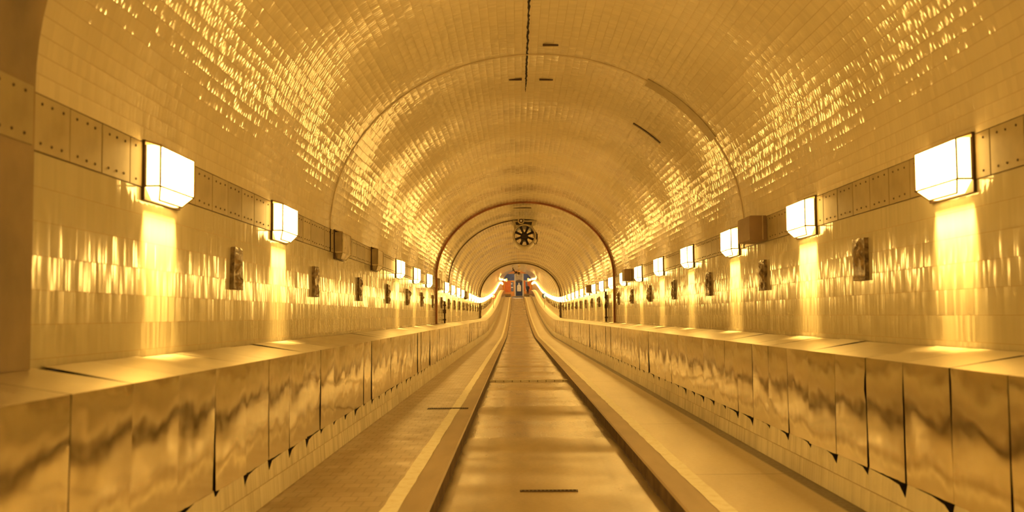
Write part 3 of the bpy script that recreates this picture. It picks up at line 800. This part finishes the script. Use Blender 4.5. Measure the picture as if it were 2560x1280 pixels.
# hanging rod with dark jagged equipment under the vault near the mouth
zq = 72.0
def HX(cx): return (-69 + .0781 * cx) / (F_PX / zq) - XC
def HH(cy): return (128 - .0781 * cy) / (F_PX / zq) - elev(zq) + 1.35
o = empty('hanging_equipment', P(HX(985), HH(300), zq)); tag(o, 'dark jagged equipment hanging on a pale rod just past the dark arch strip', 'equipment')
org = o.location
def hp(cx, cy, dz=0): return P(HX(cx), HH(cy), zq) + Vector((0, dz, 0)) - org
bm = bmesh.new(); tube(bm, [hp(990, 55), hp(990, 250)], .022, 8); tube(bm, [hp(955, 72), hp(1035, 72)], .03, 8); tube(bm, [hp(950, 225), hp(1030, 225)], .04, 8); link('rod', bm, M['gold'], o)
bm = bmesh.new()
for q in (((790, 110), (800, 180), (830, 240), (890, 265)), ((760, 230), (800, 200), (850, 225)), ((780, 150), (840, 200)), ((830, 320), (880, 280), (940, 250))):
    tube(bm, [hp(*c) for c in q], .027, 6)
link('arm', bm, M['brown'], o)
bm = bmesh.new(); bmesh.ops.create_uvsphere(bm, u_segments=12, v_segments=8, radius=.10); bmesh.ops.translate(bm, vec=hp(985, 300), verts=bm.verts); link('head', bm, M['brown'], o)
bm = bmesh.new(); bmesh.ops.create_uvsphere(bm, u_segments=12, v_segments=8, radius=.09); bmesh.ops.translate(bm, vec=hp(890, 275), verts=bm.verts); tube(bm, [hp(890, 275), hp(985, 300)], .027, 6); link('side_head', bm, M['brown'], o)
bm = bmesh.new(); bmesh.ops.create_uvsphere(bm, u_segments=12, v_segments=8, radius=.05); bmesh.ops.translate(bm, vec=hp(940, 352), verts=bm.verts); tube(bm, [hp(940, 352), hp(960, 300)], .02, 6); link('pale_globe', bm, M['white'], o)

# ------------------------------------------------------------------ person on the right platform
zp = 186.0; px = EX(1262) * (zp / ZE)
pb = P(px, .42, zp); pb.z = e0 + .465
me = bpy.data.meshes.new('person'); bm = bmesh.new()
J = {'pel': (0, 0, .92), 'che': (0, .0, 1.30), 'nec': (0, 0, 1.47), 'hea': (0, -.01, 1.56), 'crn': (0, -.01, 1.70),
     'hl': (-.10, 0, .88), 'kl': (-.11, -.02, .48), 'al': (-.11, .02, .08), 'tl': (-.12, -.12, .03),
     'hr': (.10, 0, .88), 'kr': (.11, .02, .48), 'ar': (.12, .06, .08), 'tr': (.13, -.08, .03),
     'sl': (-.19, 0, 1.40), 'el': (-.25, .03, 1.13), 'wl': (-.24, -.06, .88), 'fl': (-.23, -.08, .78),
     'sr': (.19, 0, 1.40), 'er': (.28, .02, 1.15), 'wr': (.24, -.10, .98), 'fr': (.20, -.14, .92)}
R = {'pel': .20, 'che': .21, 'nec': .07, 'hea': .10, 'crn': .08, 'hl': .15, 'kl': .11, 'al': .075, 'tl': .06, 'sl': .12, 'el': .085, 'wl': .065, 'fl': .05}
vid = {k: bm.verts.new(p) for k, p in J.items()}
for a, b in (('pel', 'che'), ('che', 'nec'), ('nec', 'hea'), ('hea', 'crn'), ('pel', 'hl'), ('hl', 'kl'), ('kl', 'al'), ('al', 'tl'), ('pel', 'hr'), ('hr', 'kr'), ('kr', 'ar'), ('ar', 'tr'),
             ('che', 'sl'), ('sl', 'el'), ('el', 'wl'), ('wl', 'fl'), ('che', 'sr'), ('sr', 'er'), ('er', 'wr'), ('wr', 'fr')): bm.edges.new((vid[a], vid[b]))
bm.verts.index_update(); order = list(J); bm.to_mesh(me); bm.free(); me.materials.append(M['black'])
person = bpy.data.objects.new('person', me); C.objects.link(person); person.location = pb
md = person.modifiers.new('skin', 'SKIN'); sd = person.modifiers.new('sub', 'SUBSURF'); sd.levels = 1; sd.render_levels = 1
if not me.skin_vertices: person.modifiers.remove(md); md = person.modifiers.new('skin', 'SKIN')
for i, k in enumerate(order):
    r = R.get(k, R.get(k[:-1] + 'l', .06)); me.skin_vertices[0].data[i].radius = (r, r * (.75 if k in ('pel', 'che') else 1))
me.skin_vertices[0].data[0].use_root = True
tag(person, 'person in dark clothes standing on the platform beside the far doorway', 'person')
bm = bmesh.new(); bmesh.ops.create_uvsphere(bm, u_segments=14, v_segments=10, radius=.105)
for v in bm.verts: v.co = Vector((v.co.x, v.co.y + .012, 1.645 + v.co.z))
link('hair', bm, M['black'], person, smooth=True)
bm = bmesh.new(); bmesh.ops.create_uvsphere(bm, u_segments=14, v_segments=10, radius=.085)
for v in bm.verts: v.co = Vector((v.co.x * .85, v.co.y - .045, 1.60 + v.co.z))
link('face', bm, M['skin'], person, smooth=True)
